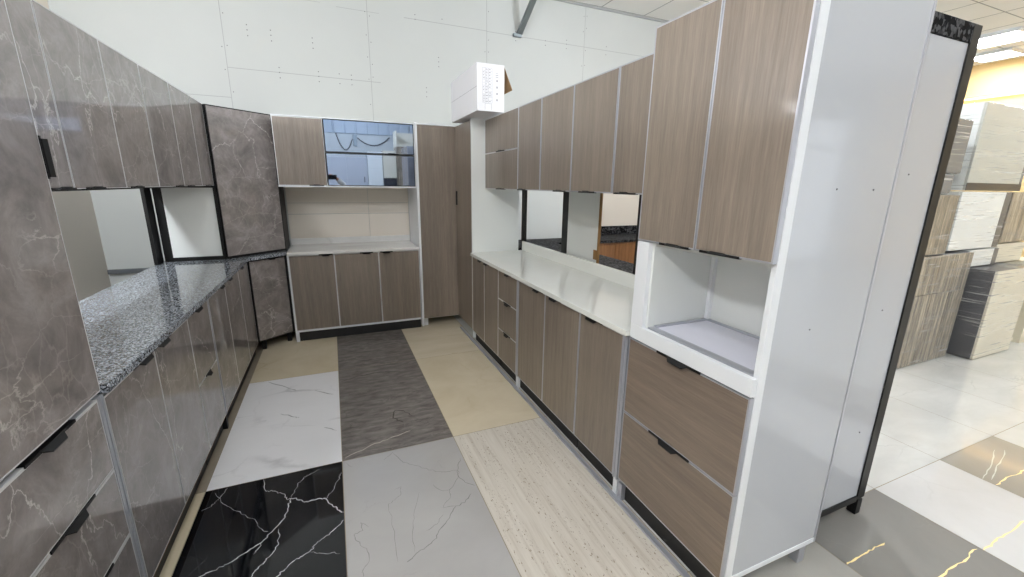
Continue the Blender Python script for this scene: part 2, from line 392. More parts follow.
# back wall with plasterboard joints and screw heads
wb = MB().mat(M['drywall']); wb.box(XW-.1, XE+.1, YN, YN+.1, -.06, ZC+.1)
yj = YN-.0006
def hj(x0, x1, z, w=.006): wb.mat(M['joint']).box(x0, x1, yj, YN+.001, z-w/2, z+w/2)
def vj(x, z0, z1, w=.006): wb.mat(M['joint']).box(x-w/2, x+w/2, yj, YN+.001, z0, z1)
vx = [-.825, .50, 1.83, 3.16, 4.49, 5.82]
for x in vx: vj(x, .0, 3.82)
hj(-.825, .60, 2.67); hj(-2.04, -.825, 2.40); hj(.20, .62, 3.345, .004); hj(.88, 1.83, 3.345); hj(1.83, 11, 3.34); hj(-.35, .05, 3.36, .003); hj(-.8, -.3, 1.30, .003)
for x in vx:
    for z in [2.25+.21*k for k in range(8)]:
        for d in (-.022, .022):
            if random.random() < .62:
                zz_ = z+random.uniform(-.05, .05); wb.mat(M['screw']).box(x+d-.0035, x+d+.0035, YN-.002, YN+.001, zz_-.0045, zz_+.0045)
for (x, z) in [(-.38, 2.67), (-.02, 2.67), (.3, 2.67), (.18, 2.67), (1.0, 3.345), (1.3, 3.345), (2.2, 3.34), (2.6, 3.34), (2.9, 3.34), (3.5, 3.34), (1.1, 2.62), (2.42, 2.55), (1.25, 2.95), (-.42, 3.0), (-.05, 2.98), (-.62, 3.02)]:
    for k in (-.05, 0, .045):
        if random.random() < .85: wb.mat(M['screw']).box(x-.0045, x+.0045, YN-.002, YN+.001, z+k-.0045, z+k+.0045)
struct(wb.build('wall_back'), 'white plasterboard back wall with visible joints and screws')
w = MB().mat(M['drywall_beige']); w.box(XW-.1, XW, YS-.1, YN, -.06, ZC+.1); struct(w.build('wall_left'), 'beige side wall seen through the gap over the granite worktop')
SX0, SX1, SZ0, SZ1 = 2.5, 10.4, .02, 3.35
SA0, SA1 = -1.98, -.95
w = MB().mat(M['drywall']); w.box(XW-.1, SA0, YS-.1, YS, -.06, ZC+.1).box(SA1, SX0, YS-.1, YS, -.06, ZC+.1).box(SA0, SA1, YS-.1, YS, SZ1, ZC+.1).box(SA0, SA1, YS-.1, YS, -.06, SZ0).box(SX1, XE+.1, YS-.1, YS, -.06, ZC+.1).box(SX0, SX1, YS-.1, YS, SZ1, ZC+.1).box(SX0, SX1, YS-.1, YS, -.06, SZ0)
struct(w.build('wall_front'))
w = MB().mat(M['alu'])
for k in range(6):
    xx = SX0+.03+(SX1-SX0-.06)*k/5; w.box(xx-.03, xx+.03, YS-.08, YS-.02, SZ0, SZ1)
w.box(SX0, SX1, YS-.08, YS-.02, SZ1-.06, SZ1).box(SX0, SX1, YS-.08, YS-.02, SZ0, SZ0+.06).box(SX0, SX1, YS-.08, YS-.02, 2.4, 2.46)
struct(w.build('added_opening_1'), 'unseen opening added for daylight fill, with slim metal frames')  # unseen opening, added so daylight fills the room from behind
w = MB().mat(M['alu']); w.box(SA0, SA0+.05, YS-.08, YS-.02, SZ0, SZ1).box(SA1-.05, SA1, YS-.08, YS-.02, SZ0, SZ1).box(SA0, SA1, YS-.08, YS-.02, SZ1-.06, SZ1).box(SA0, SA1, YS-.08, YS-.02, 2.4, 2.46)
struct(w.build('added_doorway_1'), 'unseen doorway added to send daylight towards the left gap')  # unseen opening, added to light the back wall past the left run
pl = bpy.data.lights.new('sky_portal_small', 'AREA'); pl.shape = 'RECTANGLE'; pl.size = SA1-SA0; pl.size_y = SZ1-SZ0; pl.cycles.is_portal = True
po = bpy.data.objects.new('sky_portal_small', pl); COL.objects.link(po); po.location = ((SA0+SA1)/2, YS-.12, (SZ0+SZ1)/2); po.rotation_euler = (PI/2, 0, 0)
pl = bpy.data.lights.new('sky_portal', 'AREA'); pl.shape = 'RECTANGLE'; pl.size = SX1-SX0; pl.size_y = SZ1-SZ0; pl.cycles.is_portal = True
po = bpy.data.objects.new('sky_portal', pl); COL.objects.link(po); po.location = ((SX0+SX1)/2, YS-.12, (SZ0+SZ1)/2); po.rotation_euler = (PI/2, 0, 0)
w = MB().mat(M['cream_wall']); w.box(XE, XE+.1, YS, YN, -.06, ZC+.1); struct(w.build('wall_right'), 'warm cream far wall of the showroom')
c = MB().mat(M['ceiling']); c.box(XW-.1, XE+.1, YS-.1, YN+.1, ZC, ZC+.1)
for k in range(20): c.mat(M['joint']).box(XW+.03+.674*k-.006, XW+.03+.674*k+.006, YS, YN, ZC-.002, ZC+.001)
for k in range(14): c.mat(M['joint']).box(XW, XE, YN-.03-.674*k-.006, YN-.03-.674*k+.006, ZC-.002, ZC+.001)
struct(c.build('ceiling'), 'white suspended ceiling with square panels')
w = MB().mat(M['joint']); w.box(XW, XE, YN-.022, YN-.001, ZC-.022, ZC-.0025); struct(w.build('trim_1'))
# corrugated sheet band on the wall behind the camera (seen in the glass doors)
w = MB().mat(M['corr'])
for k in range(40):
    w.box(-1.9+.30*k, -1.9+.30*k+.26, YS+.002, YS+.05, 2.95, ZC-.003, .012)
w.box(-1.95, 10, YS+.001, YS+.022, 2.95, ZC-.003)
struct(w.build('trim_2'), 'blue grey ribbed sheet band high on the front wall')

# ------------------------------------------------------------------ cabinet kit  (local: +x viewer's right, front face at y=0, depth +y)
def handle(parent, xc, z, L=.20, lip=.12, down=1, mat=None):
    out, drop = (.016, .011) if down > 0 else (.009, .006)
    """black edge pull: flat strip over the door edge with a tapered lip; down=1 on a top edge, -1 on a bottom edge"""
    h = MB().mat(mat or M['black'])
    h.box(xc-L/2, xc+L/2, -.004, .014, min(z, z+.0035*down), max(z, z+.0035*down))
    h.box(xc-L/2, xc+L/2, -.0045, -.001, min(z-.006*down, z+.003*down), max(z-.006*down, z+.003*down))
    bm = h.bm
    a, bq = lip/2, lip/2-.022
    z1, z0 = z+.002*down, z-drop*down
    P = [(-a, -.004, z1), (a, -.004, z1), (bq, -.004-out, z0), (-bq, -.004-out, z0)]
    th = .004*down
    top = [bm.verts.new((xc+x, y, zq)) for x, y, zq in P]; bot = [bm.verts.new((xc+x, y+.001, zq-th)) for x, y, zq in P]
    bm.faces.new(top); bm.faces.new(list(reversed(bot)))
    for i in range(4): bm.faces.new((top[i], bot[i], bot[(i+1) % 4], top[(i+1) % 4]))
    return h.build('handle', parent)
def front(root, name, x0, x1, z0, z1, mat, edge=None, ew=.004, top=None, gap=.0015, y0=0., th=.019, label=None, sides=None):
    """a door or drawer front with a thin edge trim ring as its sub-part"""
    x0 += gap; x1 -= gap; z0 += gap; z1 -= gap
    t = top if top is not None else ew
    s = sides if sides is not None else ew
    o = MB().mat(mat).box(x0+s, x1-s, y0, y0+th, z0+ew, z1-t).build(name, root)
    e = MB().mat(edge or M['alu_edge'])
    e.box(x0, x0+s, y0-.0008, y0+th, z0, z1).box(x1-s, x1, y0-.0008, y0+th, z0, z1)
    e.box(x0+s, x1-s, y0-.0008, y0+th, z0, z0+ew).box(x0+s, x1-s, y0-.0008, y0+th, z1-t, z1)
    e.build('edge_trim', o)
    if label: o['label'] = label
    return o
def carcass(root, w, d, z0, z1, mat, y0=.021, open_front=False, back=True):
    t = .017; c = MB().mat(mat)
    c.box(.001, t, y0, d, z0, z1).box(w-t, w-.001, y0, d, z0, z1)
    c.box(t, w-t, y0, d, z0, z0+t).box(t, w-t, y0, d, z1-t, z1)
    if back: c.box(t, w-t, d-.008, d, z0+t, z1-t)
    c.box(t, w-t, y0+.02, d-.02, (z0+z1)/2, (z0+z1)/2+.016)
    return c.build('carcass', root)
def legs(root, w, d, z, mat, x=.03, yf=.072, s=.04, feet=()):
    MB().mat(M['blackrail']).box(.004, w-.004, .030, .042, .001, z-.0005).build('shade_board', root)  # dark board standing in for the shade under the cabinets
    for lx in (x, w-x):
        for ly in (yf, d-.06):
            MB().mat(mat).box(lx-s/2, lx+s/2, ly-s/2, ly+s/2, 0.0008, z-.0005, .003).build('leg', root)
    for fx in feet:
        MB().mat(mat).box(fx-.015, fx+.015, .002, .0295, .0008, z-.0005, .002).build('foot', root)
def profile(root, x0, x1, z0, z1, mat, y0=-.002, y1=.02):
    """front edge extrusion: two raised lips and a shallow channel"""
    p = MB().mat(mat); w = x1-x0
    p.box(x0, x0+w*.28, y0, y1, z0, z1).box(x1-w*.28, x1, y0, y1, z0, z1).box(x0+w*.28, x1-w*.28, y0+.004, y1, z0, z1)
    return p.build('edge_profile', root)

R_, L_, B_ = -PI/2, PI/2, 0
BZ0, BZ1 = .105, .902
# ================================================================== RIGHT RUN (front plane x = 1.26, seen from the aisle)
XR = 1.26
G = 'wood-fronted base cabinets under the white worktop'
def right_base(label, y_far, y_near, nleg=True):
    return thing('base_cabinet', label, 'cabinet', (XR, y_far, 0), R_, G), y_far-y_near
r, wd = right_base('wood-fronted two-door base cabinet under the white worktop, next to the tall corner larder', 3.996, 3.266)
carcass(r, wd, .56, BZ0, BZ1, M['white']); legs(r, wd, .56, BZ0, M['alu_white'])
for a, b_, hx in ((0, .365, .25), (.365, wd, .42)):
    d = front(r, 'door', a, b_, BZ0, .897, M['wood'], M['alu_edge'], .004); handle(d, hx, .8965, .17, .11)
r, wd = right_base('base cabinet with three stacked wooden drawers under the white worktop', 3.264, 2.832)
carcass(r, wd, .56, BZ0, BZ1, M['white']); legs(r, wd, .56, BZ0, M['alu_white'], feet=(wd-.016,))
for z0, z1 in ((BZ0, .378), (.378, .648), (.648, .897)):
    d = front(r, 'drawer', 0, wd-.032, z0, z1, M['wood'], M['alu_edge'], .004); handle(d, .205, z1-.0005, .15, .10)
profile(r, wd-.031, wd-.001, .10, .90, M['alu'])
r, wd = right_base('wide two-door wood base cabinet under the white worktop, between the drawers and a single-door cabinet', 2.830, 1.957)
carcass(r, wd, .56, BZ0, BZ1, M['white']); legs(r, wd, .56, BZ0, M['alu_white'])
for a, b_, hx in ((0, .438, .31), (.438, wd, .555)):
    d = front(r, 'door', a, b_, BZ0, .897, M['wood'], M['alu'], .006); handle(d, hx, .8965, .19, .11)
r, wd = right_base('single-door wood base cabinet at the near end of the white worktop', 1.955, 1.522)
carcass(r, wd, .56, BZ0, BZ1, M['white']); legs(r, wd, .56, BZ0, M['alu_white'], feet=(wd-.016,))
d = front(r, 'door', 0, wd-.036, BZ0, .897, M['wood'], M['alu'], .006); handle(d, .12, .8965, .20, .12)
profile(r, wd-.035, wd-.001, .10, .90, M['alu'])
# white worktop and its upstand
r = thing('worktop', 'long white worktop with a low upstand on the right-hand wood cabinets', 'worktop', (XR, 3.996, 0), R_)
MB().mat(M['worktop']).box(.002, 2.474, -.022, .585, .9035, .934, .003).build('slab', r)
MB().mat(M['worktop']).box(.002, 2.474, .545, .565, .9345, 1.03, .002).build('upstand', r)
# aluminium strip on the floor along the right run
tag(MB().mat(M['alu']).box(1.235, 1.262, .89, 4.42, .0006, .012, .002).build('floor_strip'), 'thin grey metal strip on the floor along the wood base cabinets', 'trim strip')

# wall cabinets
G = 'wood-fronted wall cabinets over the white worktop'
XU = 1.40
def right_wall(label, y_far, y_near):
    return thing('wall_cabinet', label, 'cabinet', (XU, y_far, 0), R_, G), y_far-y_near
UZ0, UZ1 = 1.562, 2.193
r, wd = right_wall('wood wall cabinet with two stacked lift-up flaps, beside the tall corner larder', 3.996, 3.207)
carcass(r, wd, .42, UZ0, UZ1, M['white'])
for z0, z1 in ((UZ0, 1.886), (1.886, UZ1)):
    d = front(r, 'flap', .0, wd, z0, z1, M['wood'], M['alu_edge'], .004); handle(d, .40, z0+.001, .20, .10, -1)
r, wd = right_wall('narrow single-door wood wall cabinet, next after the one with two flaps', 3.205, 2.802)
carcass(r, wd, .42, UZ0, UZ1, M['white'])
d = front(r, 'door', 0, wd, UZ0, UZ1, M['wood'], M['alu'], .006, sides=.009); handle(d, .08, UZ0+.001, .16, .10, -1)
r, wd = right_wall('wide two-door wood wall cabinet above the middle of the white worktop', 2.800, 1.931)
carcass(r, wd, .42, UZ0, UZ1, M['white'])
for a, b_, hx in ((0, .43, .29), (.43, wd, .62)):
    d = front(r, 'door', a, b_, UZ0, UZ1, M['wood'], M['alu'], .006, sides=.006); handle(d, hx, UZ0+.001, .17, .10, -1)
r, wd = right_wall('single-door wood wall cabinet touching the tall oven cabinet', 1.929, 1.522)
carcass(r, wd, .42, UZ0, UZ1, M['white'])
d = front(r, 'door', 0, wd, UZ0, UZ1, M['wood'], M['alu'], .006, sides=.009); handle(d, .11, UZ0+.001, .18, .10, -1)

# tall oven housing, nearest on the right
r = thing('oven_cabinet', 'tall white oven cabinet with wood doors above an empty appliance niche and two wood drawers', 'cabinet', (XR, 1.516, 0), R_)
wd = .646; D = .572; ZT = 2.225
c = MB().mat(M['white_gloss'])
c.box(.002, .018, .021, D, .10, ZT); c.box(.018, wd-.02, .021, D, .10, .118); c.box(.018, wd-.02, .021, D, ZT-.018, ZT)
c.box(.018, wd-.02, D-.008, D, .118, ZT-.018)
c.build('carcass', r)
MB().mat(M['white_gloss']).box(wd-.018, wd-.003, .0605, D-.0125, .122, ZT-.02).build('side_panel', r)
# corner posts and rails of the white frame
MB().mat(M['alu_white']).box(wd-.02, wd, .0215, .060, .0985, ZT, .002).build('corner_post', r)
MB().mat(M['alu']).box(wd-.02, wd, D-.012, D, .0985, ZT, .001).build('corner_post', r)
MB().mat(M['alu_white']).box(wd-.02, wd, .0605, D-.0125, .0985, .122, .002).build('bottom_rail', r)
for k, (px, pz) in enumerate(((.25, 1.60), (.25, 1.12), (.45, 1.60))):
    s = MB().mat(M['screw']); s.tube([(wd-.004, px, pz), (wd-.001, px, pz)], .003, 8); s.build('screw', r)
n = MB().mat(M['white'])            # niche lining: two cheeks, back and ceiling
n.box(.0185, .09, .022, .40, .955, 1.366).box(.09, wd-.021, .385, .40, .955, 1.366).box(.09, wd-.021, .022, .385, 1.352, 1.366)
n.build('niche_lining', r)
MB().mat(M['niche_floor']).box(.0905, wd-.0215, .06, .384, .955, .972).build('niche_floor', r)
f = MB().mat(M['alu_white']); f.box(.002, wd-.002, -.001, .0215, .905, .972, .002); f.build('front_rail', r)
MB().mat(M['alu']).box(.0905, wd-.0215, .023, .06, .955, .976).build('niche_track', r)
g_ = MB().mat(M['alu']); g_.box(.0905, .103, .061, .383, .9725, .982).box(.1035, wd-.022, .372, .383, .9725, .982); g_.build('niche_bead', r)
MB().mat(M['alu_white']).box(.092, .112, .365, .3845, .983, 1.351).build('niche_post', r)
p = MB().mat(M['alu_white']); p.box(.002, .078, -.001, .0215, .973, 1.364, .002); p.build('front_post', r)
d = front(r, 'door', 0, .328, 1.366, ZT, M['wood'], M['alu'], .006, sides=.006); handle(d, .22, 1.3672, .16, .10, -1)
d = front(r, 'door', .328, wd, 1.366, ZT, M['wood'], M['alu'], .006, sides=.006); handle(d, .44, 1.3672, .17, .10, -1)
d = front(r, 'drawer', 0, wd, .51, .902, M['wood_h'], M['alu'], .006); handle(d, .31, .9015, .24, .12)
d = front(r, 'drawer', 0, wd, .118, .51, M['wood_h'], M['alu'], .006); handle(d, .31, .5095, .24, .12)
legs(r, wd, D, .0985, M['alu'], .03, .072, .04, (.02,))

# tall corner larder with two doors at right angles
r = thing('corner_larder', 'tall L-shaped wood corner larder with white end panels', 'cabinet', (0, 0, 0))
LZ0, LZ1 = .10, 2.19
def Lpoly(): return [(.859, 4.592), (1.281, 4.592), (1.281, 4.018), (1.768, 4.018), (1.768, 5.135), (.859, 5.135)]
MB().mat(M['white']).prism(Lpoly(), LZ0, LZ1+.006).build('carcass', r)
MB().mat(M['alu_white']).box(.836, .8585, 4.555, 5.135, .022, 2.206, .002).build('side_panel', r)
MB().mat(M['white']).box(1.262, 1.768, 4.001, 4.0175, .022, 2.206).build('side_panel', r)
s = MB().mat(M['alu_white']); s.box(.8595, 1.281, 4.57, 4.5915, LZ1+.0005, LZ1+.014); s.build('top_rail', r)
dr = MB().mat(M['wood']).box(.862, 1.272, 4.571, 4.5905, .11, 2.188, .001).build('door', r)
e = MB().mat(M['alu_edge']).box(.8595, .862, 4.570, 4.5905, .11, 2.188); e.build('edge_trim', dr)
dr2 = MB().mat(M['wood']).box(1.2625, 1.2805, 4.02, 4.566, .11, 2.188, .001).build('door', r)
MB().mat(M['alu_edge']).box(1.2615, 1.2805, 4.0165, 4.0195, .11, 2.188).build('edge_trim', dr2)
h = MB().mat(M['black']); h.box(1.245, 1.262, 4.515, 4.53, 1.38, 1.53, .003); h.build('handle', dr2)
for q in ((.90, 4.66), (.90, 5.08), (1.33, 4.08), (1.72, 4.08)):
    MB().mat(M['alu_white']).box(q[0]-.02, q[0]+.02, q[1]-.02, q[1]+.02, .0008, .0995, .003).build('leg', r)

# ================================================================== BACK RUN (front plane y = 4.57)
YB = 4.57
r = thing('base_cabinet', 'three-door wood base cabinet under the white marble worktop against the back wall', 'cabinet', (-.452, YB, 0), B_)
wd = 1.284
carcass(r, wd, .565, BZ0, BZ1, M['white']); legs(r, wd, .565, BZ0, M['alu_white'], .022, feet=(.016,))
for a, b_, hx in ((.012, .426, .35), (.426, .859, .74), (.859, wd, .94)):
    d = front(r, 'door', a, b_, BZ0+.016, .897, M['wood'], M['alu_edge'], .005); handle(d, hx, .8965, .13, .10)
f = MB().mat(M['alu_white']); f.box(0, wd, -.001, .0195, BZ0, BZ0+.015).box(0, .0115, -.001, .0195, BZ0+.0155, .90); f.build('frame_rail', r)
r = thing('worktop', 'white marble worktop with grey veins on the back-wall wood cabinet', 'worktop', (-.452, YB, 0), B_)
MB().mat(M['worktop_marble']).box(.004, 1.282, -.022, .57, .9035, .932, .003).build('slab', r)
MB().mat(M['worktop_marble']).box(.004, 1.282, .55, .57, .9325, 1.0, .002).build('upstand', r)
r = thing('wall_cabinet', 'back-wall cabinet with one wood door and two tinted mirror-glass flaps', 'cabinet', (-.452, YB, 0), B_)
wd = 1.28
carcass(r, wd, .565, UZ0+.006, 2.197, M['white'])
d = front(r, 'door', .004, .426, UZ0+.008, 2.184, M['wood'], M['alu_edge'], .004); handle(d, .33, UZ0+.0088, .13, .09, -1)
for z0, z1 in ((UZ0+.008, 1.880), (1.884, 2.186)):
    d = front(r, 'glass_flap', .430, wd-.003, z0, z1, M['mirror'], M['black'], .006, label='tinted mirror-glass flap')
handle(d, 1.05, 1.8856, .14, .10, -1)
f = MB().mat(M['alu_white']); f.box(0, wd, -.001, .0195, UZ0-.006, UZ0+.006).box(0, wd, -.001, .0195, 2.188, 2.197); f.build('frame_rail', r)
MB().mat(M['alu_white']).box(wd-.002, wd+.004, -.001, .0195, UZ0-.006, 2.197).build('edge_profile', r)
# pale backsplash board between them
r = MB().mat(M['drywall_beige']); r.box(-.448, .378, 5.142, 5.155, .001, 1.56).box(.382, .832, 5.142, 5.155, .001, 1.56)
r.mat(M['joint']).box(-.448, .832, 5.1415, 5.1425, 1.26, 1.264).box(-.448, .832, 5.1415, 5.1425, 1.38, 1.383)
tag(r.build('backsplash'), 'pale beige backsplash board between the back worktop and the glass-door cabinet', 'backsplash')

# ================================================================== LEFT RUN (front plane x = -0.76)
XL = -.76
G = 'grey marble-look cabinets of the left run'
def left_unit(name, label, y_near, y_far, x=XL, grp=G):
    return thing(name, label, 'cabinet', (x, y_near, 0), L_, grp), y_far-y_near
r, wd = left_unit('tall_cabinet', 'tall grey marble-look cabinet nearest the camera, with drawers below its long door', 1.10, 1.698)
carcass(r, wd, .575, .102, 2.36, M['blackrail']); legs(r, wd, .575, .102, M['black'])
d = front(r, 'door', 0, wd-.004, .918, 2.36, M['marble'], M['alu_edge'], .004, sides=.003)
h = MB().mat(M['black']); xe = wd-.004
h.box(xe-.004, xe+.002, -.004, .014, 1.60, 1.72)
h.prism([(xe-.003, -.004), (xe-.003, -.008), (xe+.006, -.016), (xe+.009, -.013), (xe+.001, -.004)], 1.605, 1.712); h.build('handle', d)
for z0, z1, in ((.645, .906), (.380, .645), (.105, .380)):
    d = front(r, 'drawer', 0, wd-.036, z0, z1, M['marble'], M['alu_edge'], .004, top=.009); handle(d, .31, z1-.0005, .23, .11)
profile(r, wd-.035, wd-.001, .10, .905, M['alu'])
r, wd = left_unit('base_cabinet', 'two-door marble-look base cabinet under the granite worktop, next to the tall cabinet', 1.700, 2.608)
carcass(r, wd, .575, BZ0, BZ1, M['blackrail']); legs(r, wd, .575, BZ0, M['black'])
for a, b_, hx in ((0, .445, .34), (.445, wd, .545)):
    d = front(r, 'door', a, b_, BZ0, .894, M['marble'], M['alu_edge'], .003, top=.007); handle(d, hx, .8935, .22, .13)
f = MB().mat(M['gold_edge']); f.box(0, wd, -.0005, .019, .0995, .1045); f.build('bottom_edge', r)
r, wd = left_unit('base_cabinet', 'marble-look base cabinet with two deep drawers under the granite worktop', 2.610, 3.036)
carcass(r, wd, .575, BZ0, BZ1, M['blackrail']); legs(r, wd, .575, BZ0, M['black'], feet=(wd-.014,))
for z0, z1 in ((BZ0, .498), (.498, .894)):
    d = front(r, 'drawer', 0, wd-.028, z0, z1, M['marble'], M['alu_edge'], .003, top=.006); handle(d, .19, z1-.0005, .22 if z1 > .8 else .10, .13 if z1 > .8 else .08)
profile(r, wd-.027, wd-.001, .10, .897, M['alu'])
f = MB().mat(M['gold_edge']); f.box(0, wd-.03, -.0005, .019, .0995, .1045); f.build('bottom_edge', r)
r, wd = left_unit('base_cabinet', 'two-door marble-look base cabinet between the deep drawers and the narrow corner-side door', 3.038, 3.962)
carcass(r, wd, .575, BZ0, BZ1, M['blackrail']); legs(r, wd, .575, BZ0, M['black'])
for a, b_, hx in ((0, .437, .34), (.437, wd, .60)):
    d = front(r, 'door', a, b_, BZ0, .894, M['marble'], M['alu_edge'], .003, top=.007); handle(d, hx, .8935, .20, .12)
f = MB().mat(M['gold_edge']); f.box(0, wd, -.0005, .019, .0995, .1045); f.build('bottom_edge', r)
r, wd = left_unit('base_cabinet', 'narrow single-door marble-look base cabinet beside the angled corner cabinet', 3.964, 4.384)
carcass(r, wd, .575, BZ0, BZ1, M['blackrail']); legs(r, wd, .575, BZ0, M['black'])
d = front(r, 'door', 0, wd, BZ0, .894, M['marble'], M['alu_edge'], .003, top=.007); handle(d, .13, .8935, .18, .12)
f = MB().mat(M['gold_edge']); f.box(0, wd, -.0005, .019, .0995, .1045); f.build('bottom_edge', r)
# angled corner base
def diag_front(root, a, b_, z0, z1, bw=.012):
    """door on the diagonal a-b with a black frame around it; returns the door"""
    a, b_ = Vector((*a, 0)), Vector((*b_, 0)); L = (b_-a).length; ang = math.atan2((b_-a).y, (b_-a).x)
    o = MB().mat(M['marble']).box(bw, L-bw, 0, .019, z0+bw, z1-bw).build('door', root)
    o.location = a; o.rotation_euler = (0, 0, ang)
    e = MB().mat(M['black'])
    e.box(0, bw, -.001, .019, z0, z1).box(L-bw, L, -.001, .019, z0, z1).box(bw, L-bw, -.001, .019, z0, z0+bw).box(bw, L-bw, -.001, .019, z1-bw, z1)
    e.build('edge_trim', o)
    return o, L
r = thing('corner_cabinet', 'angled marble-look corner base cabinet with black edges beneath the granite worktop', 'cabinet', (0, 0, 0))
MB().mat(M['blackrail']).prism([(-.775, 4.412), (-.490, 4.628), (-.462, 4.64), (-.462, 5.12), (-1.335, 5.12), (-1.335, 4.388), (-.79, 4.388)], .102, .902).build('carcass', r)
d, L = diag_front(r, (-.752, 4.400), (-.472, 4.612), .105, .892, .008); handle(d, L*.62, .893, .13, .09)
for q in ((-.73, 4.50), (-.52, 4.66), (-1.28, 4.46), (-1.28, 5.06)):
    MB().mat(M['black']).box(q[0]-.02, q[0]+.02, q[1]-.02, q[1]+.02, .0008, .1015, .003).build('leg', r)
# granite worktop
o = MB().mat(M['granite']).prism([(-1.36, 1.702), (-.742, 1.702), (-.742, 4.335), (-.458, 4.592), (-.458, 5.13), (-1.36, 5.13)], .9035, .934, .004).build('worktop')
tag(o, 'speckled grey granite worktop running along the left-hand marble-look cabinets', 'worktop')
# wall cabinets of the left run
XUL = -.90
G2 = 'grey marble-look wall cabinets above the granite worktop'
for (y0, y1, doors, lab) in ((1.702, 2.155, [(0, .453, .38)], 'marble-look single-door wall cabinet partly behind the tall cabinet edge'),
                      (2.157, 3.045, [(0, .458, .16), (.458, .888, .58)], 'two-door marble-look wall cabinet above the near part of the granite worktop'),
                      (3.047, 3.935, [(0, .459, .36), (.459, .888, .60)], 'two-door marble-look wall cabinet in the far half of the left row'),
                      (3.937, 4.292, [(0, .355, .18)], 'narrow single-door marble-look wall cabinet beside the tall angled corner cabinet')):
    r, wd = left_unit('wall_cabinet', lab, y0, y1, XUL, G2)
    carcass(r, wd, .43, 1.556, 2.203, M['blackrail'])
    for a, b_, hx in doors:
        d = front(r, 'door', a, b_, 1.562, 2.205, M['marble'], M['alu_edge'], .003, sides=.003); handle(d, hx, 1.5632, .16, .11, -1)
# tall angled corner wall cabinet standing on the granite
r = thing('corner_wall_cabinet', 'tall angled marble-look corner cabinet standing on the granite worktop', 'cabinet', (0, 0, 0))
MB().mat(M['blackrail']).prism([(-.875, 4.335), (-.49, 4.672), (-.46, 4.70), (-.46, 5.11), (-1.33, 5.11), (-1.33, 4.335)], .936, 2.20).build('carcass', r)
diag_front(r, (-.885, 4.300), (-.458, 4.680), .950, 2.203, .009)
MB().mat(M['white']).box(-1.27, -.918, 4.312, 4.334, .968, 1.545).build('side_panel', r)
f = MB().mat(M['black']); f.box(-.917, -.893, 4.302, 4.334, .936, 2.20).box(-1.33, -1.271, 4.312, 4.334, .936, 2.20).box(-1.27, -.918, 4.308, 4.334, .936, .966).box(-1.27, -.918, 4.312, 4.334, 1.546, 2.20); f.build('side_frame', r)
# dark posts at the back of the granite worktop
tag(MB().mat(M['black']).box(-1.358, -1.335, 4.16, 4.30, .9355, 1.554, .002).build('panel_post'), 'narrow black panel standing at the back edge of the granite worktop', 'panel')
tag(MB().mat(M['darkgrey']).box(-2.04, -1.50, 5.12, 5.155, .715, .757, .002).build('dark_rail'), 'dark horizontal rail on the back wall seen past the granite worktop', 'rail')

# ================================================================== objects on top and on the wall
r = thing('carton_box', 'white cardboard carton with printed table, lying on the tall corner larder', 'box', (1.19, 3.60, 2.2075), 0)
bx = MB().mat(M['carton']); Wb, Db, Hb = .245, .82, .37
bx.box(0, .004, 0, Db, 0, Hb).box(Wb-.004, Wb, 0, Db, 0, Hb).box(.004, Wb-.004, 0, .004, 0, Hb).box(.004, Wb-.004, Db-.004, Db, 0, Hb).box(.004, Wb-.004, .004, Db-.004, 0, .004)
bx.mat(M['print']).box(-.0006, .0, .0, Db, .188, .191)
bx.build('carton', r)
fl_ = MB().mat(M['cardboard'])
fl_.box(Wb+.001, Wb+.004, .02, .40, Hb-.20, Hb-.002); fo = fl_.build('flap', r); fo['label'] = 'brown open cardboard flap'
fo.matrix_local = Matrix.Translation((Wb, 0, Hb)) @ Matrix.Rotation(math.radians(-24), 4, 'Y') @ Matrix.Translation((-Wb, 0, -Hb))
pr = MB().mat(M['print'])
for k in range(13):     # small ruled table and symbols printed on the narrow face
    zt = .335-.0225*k
    pr.box(.050, .135, -.0008, 0, zt, zt+.0016)
for xx in (.050, .072, .102, .135): pr.box(xx-.0008, xx+.0008, -.0008, 0, .065, .337)
for k in range(12):
    for c0, c1 in ((.054, .069), (.076, .098), (.106, .130)):
        if random.random() < .8: pr.box(c0, c0+(c1-c0)*random.uniform(.5, 1), -.0008, 0, .322-.0225*k, .328-.0225*k)
pr.box(.165, .19, -.0008, 0, .27, .275).box(.165, .19, -.0008, 0, .285, .29).box(.165, .19, -.0008, 0, .30, .303)
for zz_ in (.235, .185, .135, .085): pr.box(.172, .186, -.0008, 0, zz_, zz_+.016)
pr.box(.07, .13, -.0008, 0, .058, .060).box(.128, .130, -.0008, 0, .012, .06).box(.07, .072, -.0008, 0, .012, .06)
pr.build('print', r)

st = MB().mat(M['steel'])
A0, A1 = Vector((2.235, 5.135, 3.34)), Vector((2.33, 4.72, 3.80))
dv = (A1-A0); sx = Vector((1, 0, 0)); nn = dv.cross(sx).normalized()
def bar(mb, p, q, half, hn, nrm, ax):
    vs = [p + ax*a + nrm*b for a in (-half, half) for b in (-hn, hn)] + [q + ax*a + nrm*b for a in (-half, half) for b in (-hn, hn)]
    v = [mb.bm.verts.new(x) for x in vs]
    for ids in ((0, 1, 3, 2), (4, 6, 7, 5), (0, 4, 5, 1), (2, 3, 7, 6), (0, 2, 6, 4), (1, 5, 7, 3)): mb.bm.faces.new([v[i] for i in ids])
bar(st, A0, A1, .03, .003, nn, sx); bar(st, A0+sx*.028+nn*.02, A1+sx*.028+nn*.02, .003, .02, nn, sx); bar(st, A0-sx*.028+nn*.02, A1-sx*.028+nn*.02, .003, .02, nn, sx)
r = st.build('metal_strut'); tag(r, 'galvanised steel strut slanting from the back wall to the ceiling', 'strut')
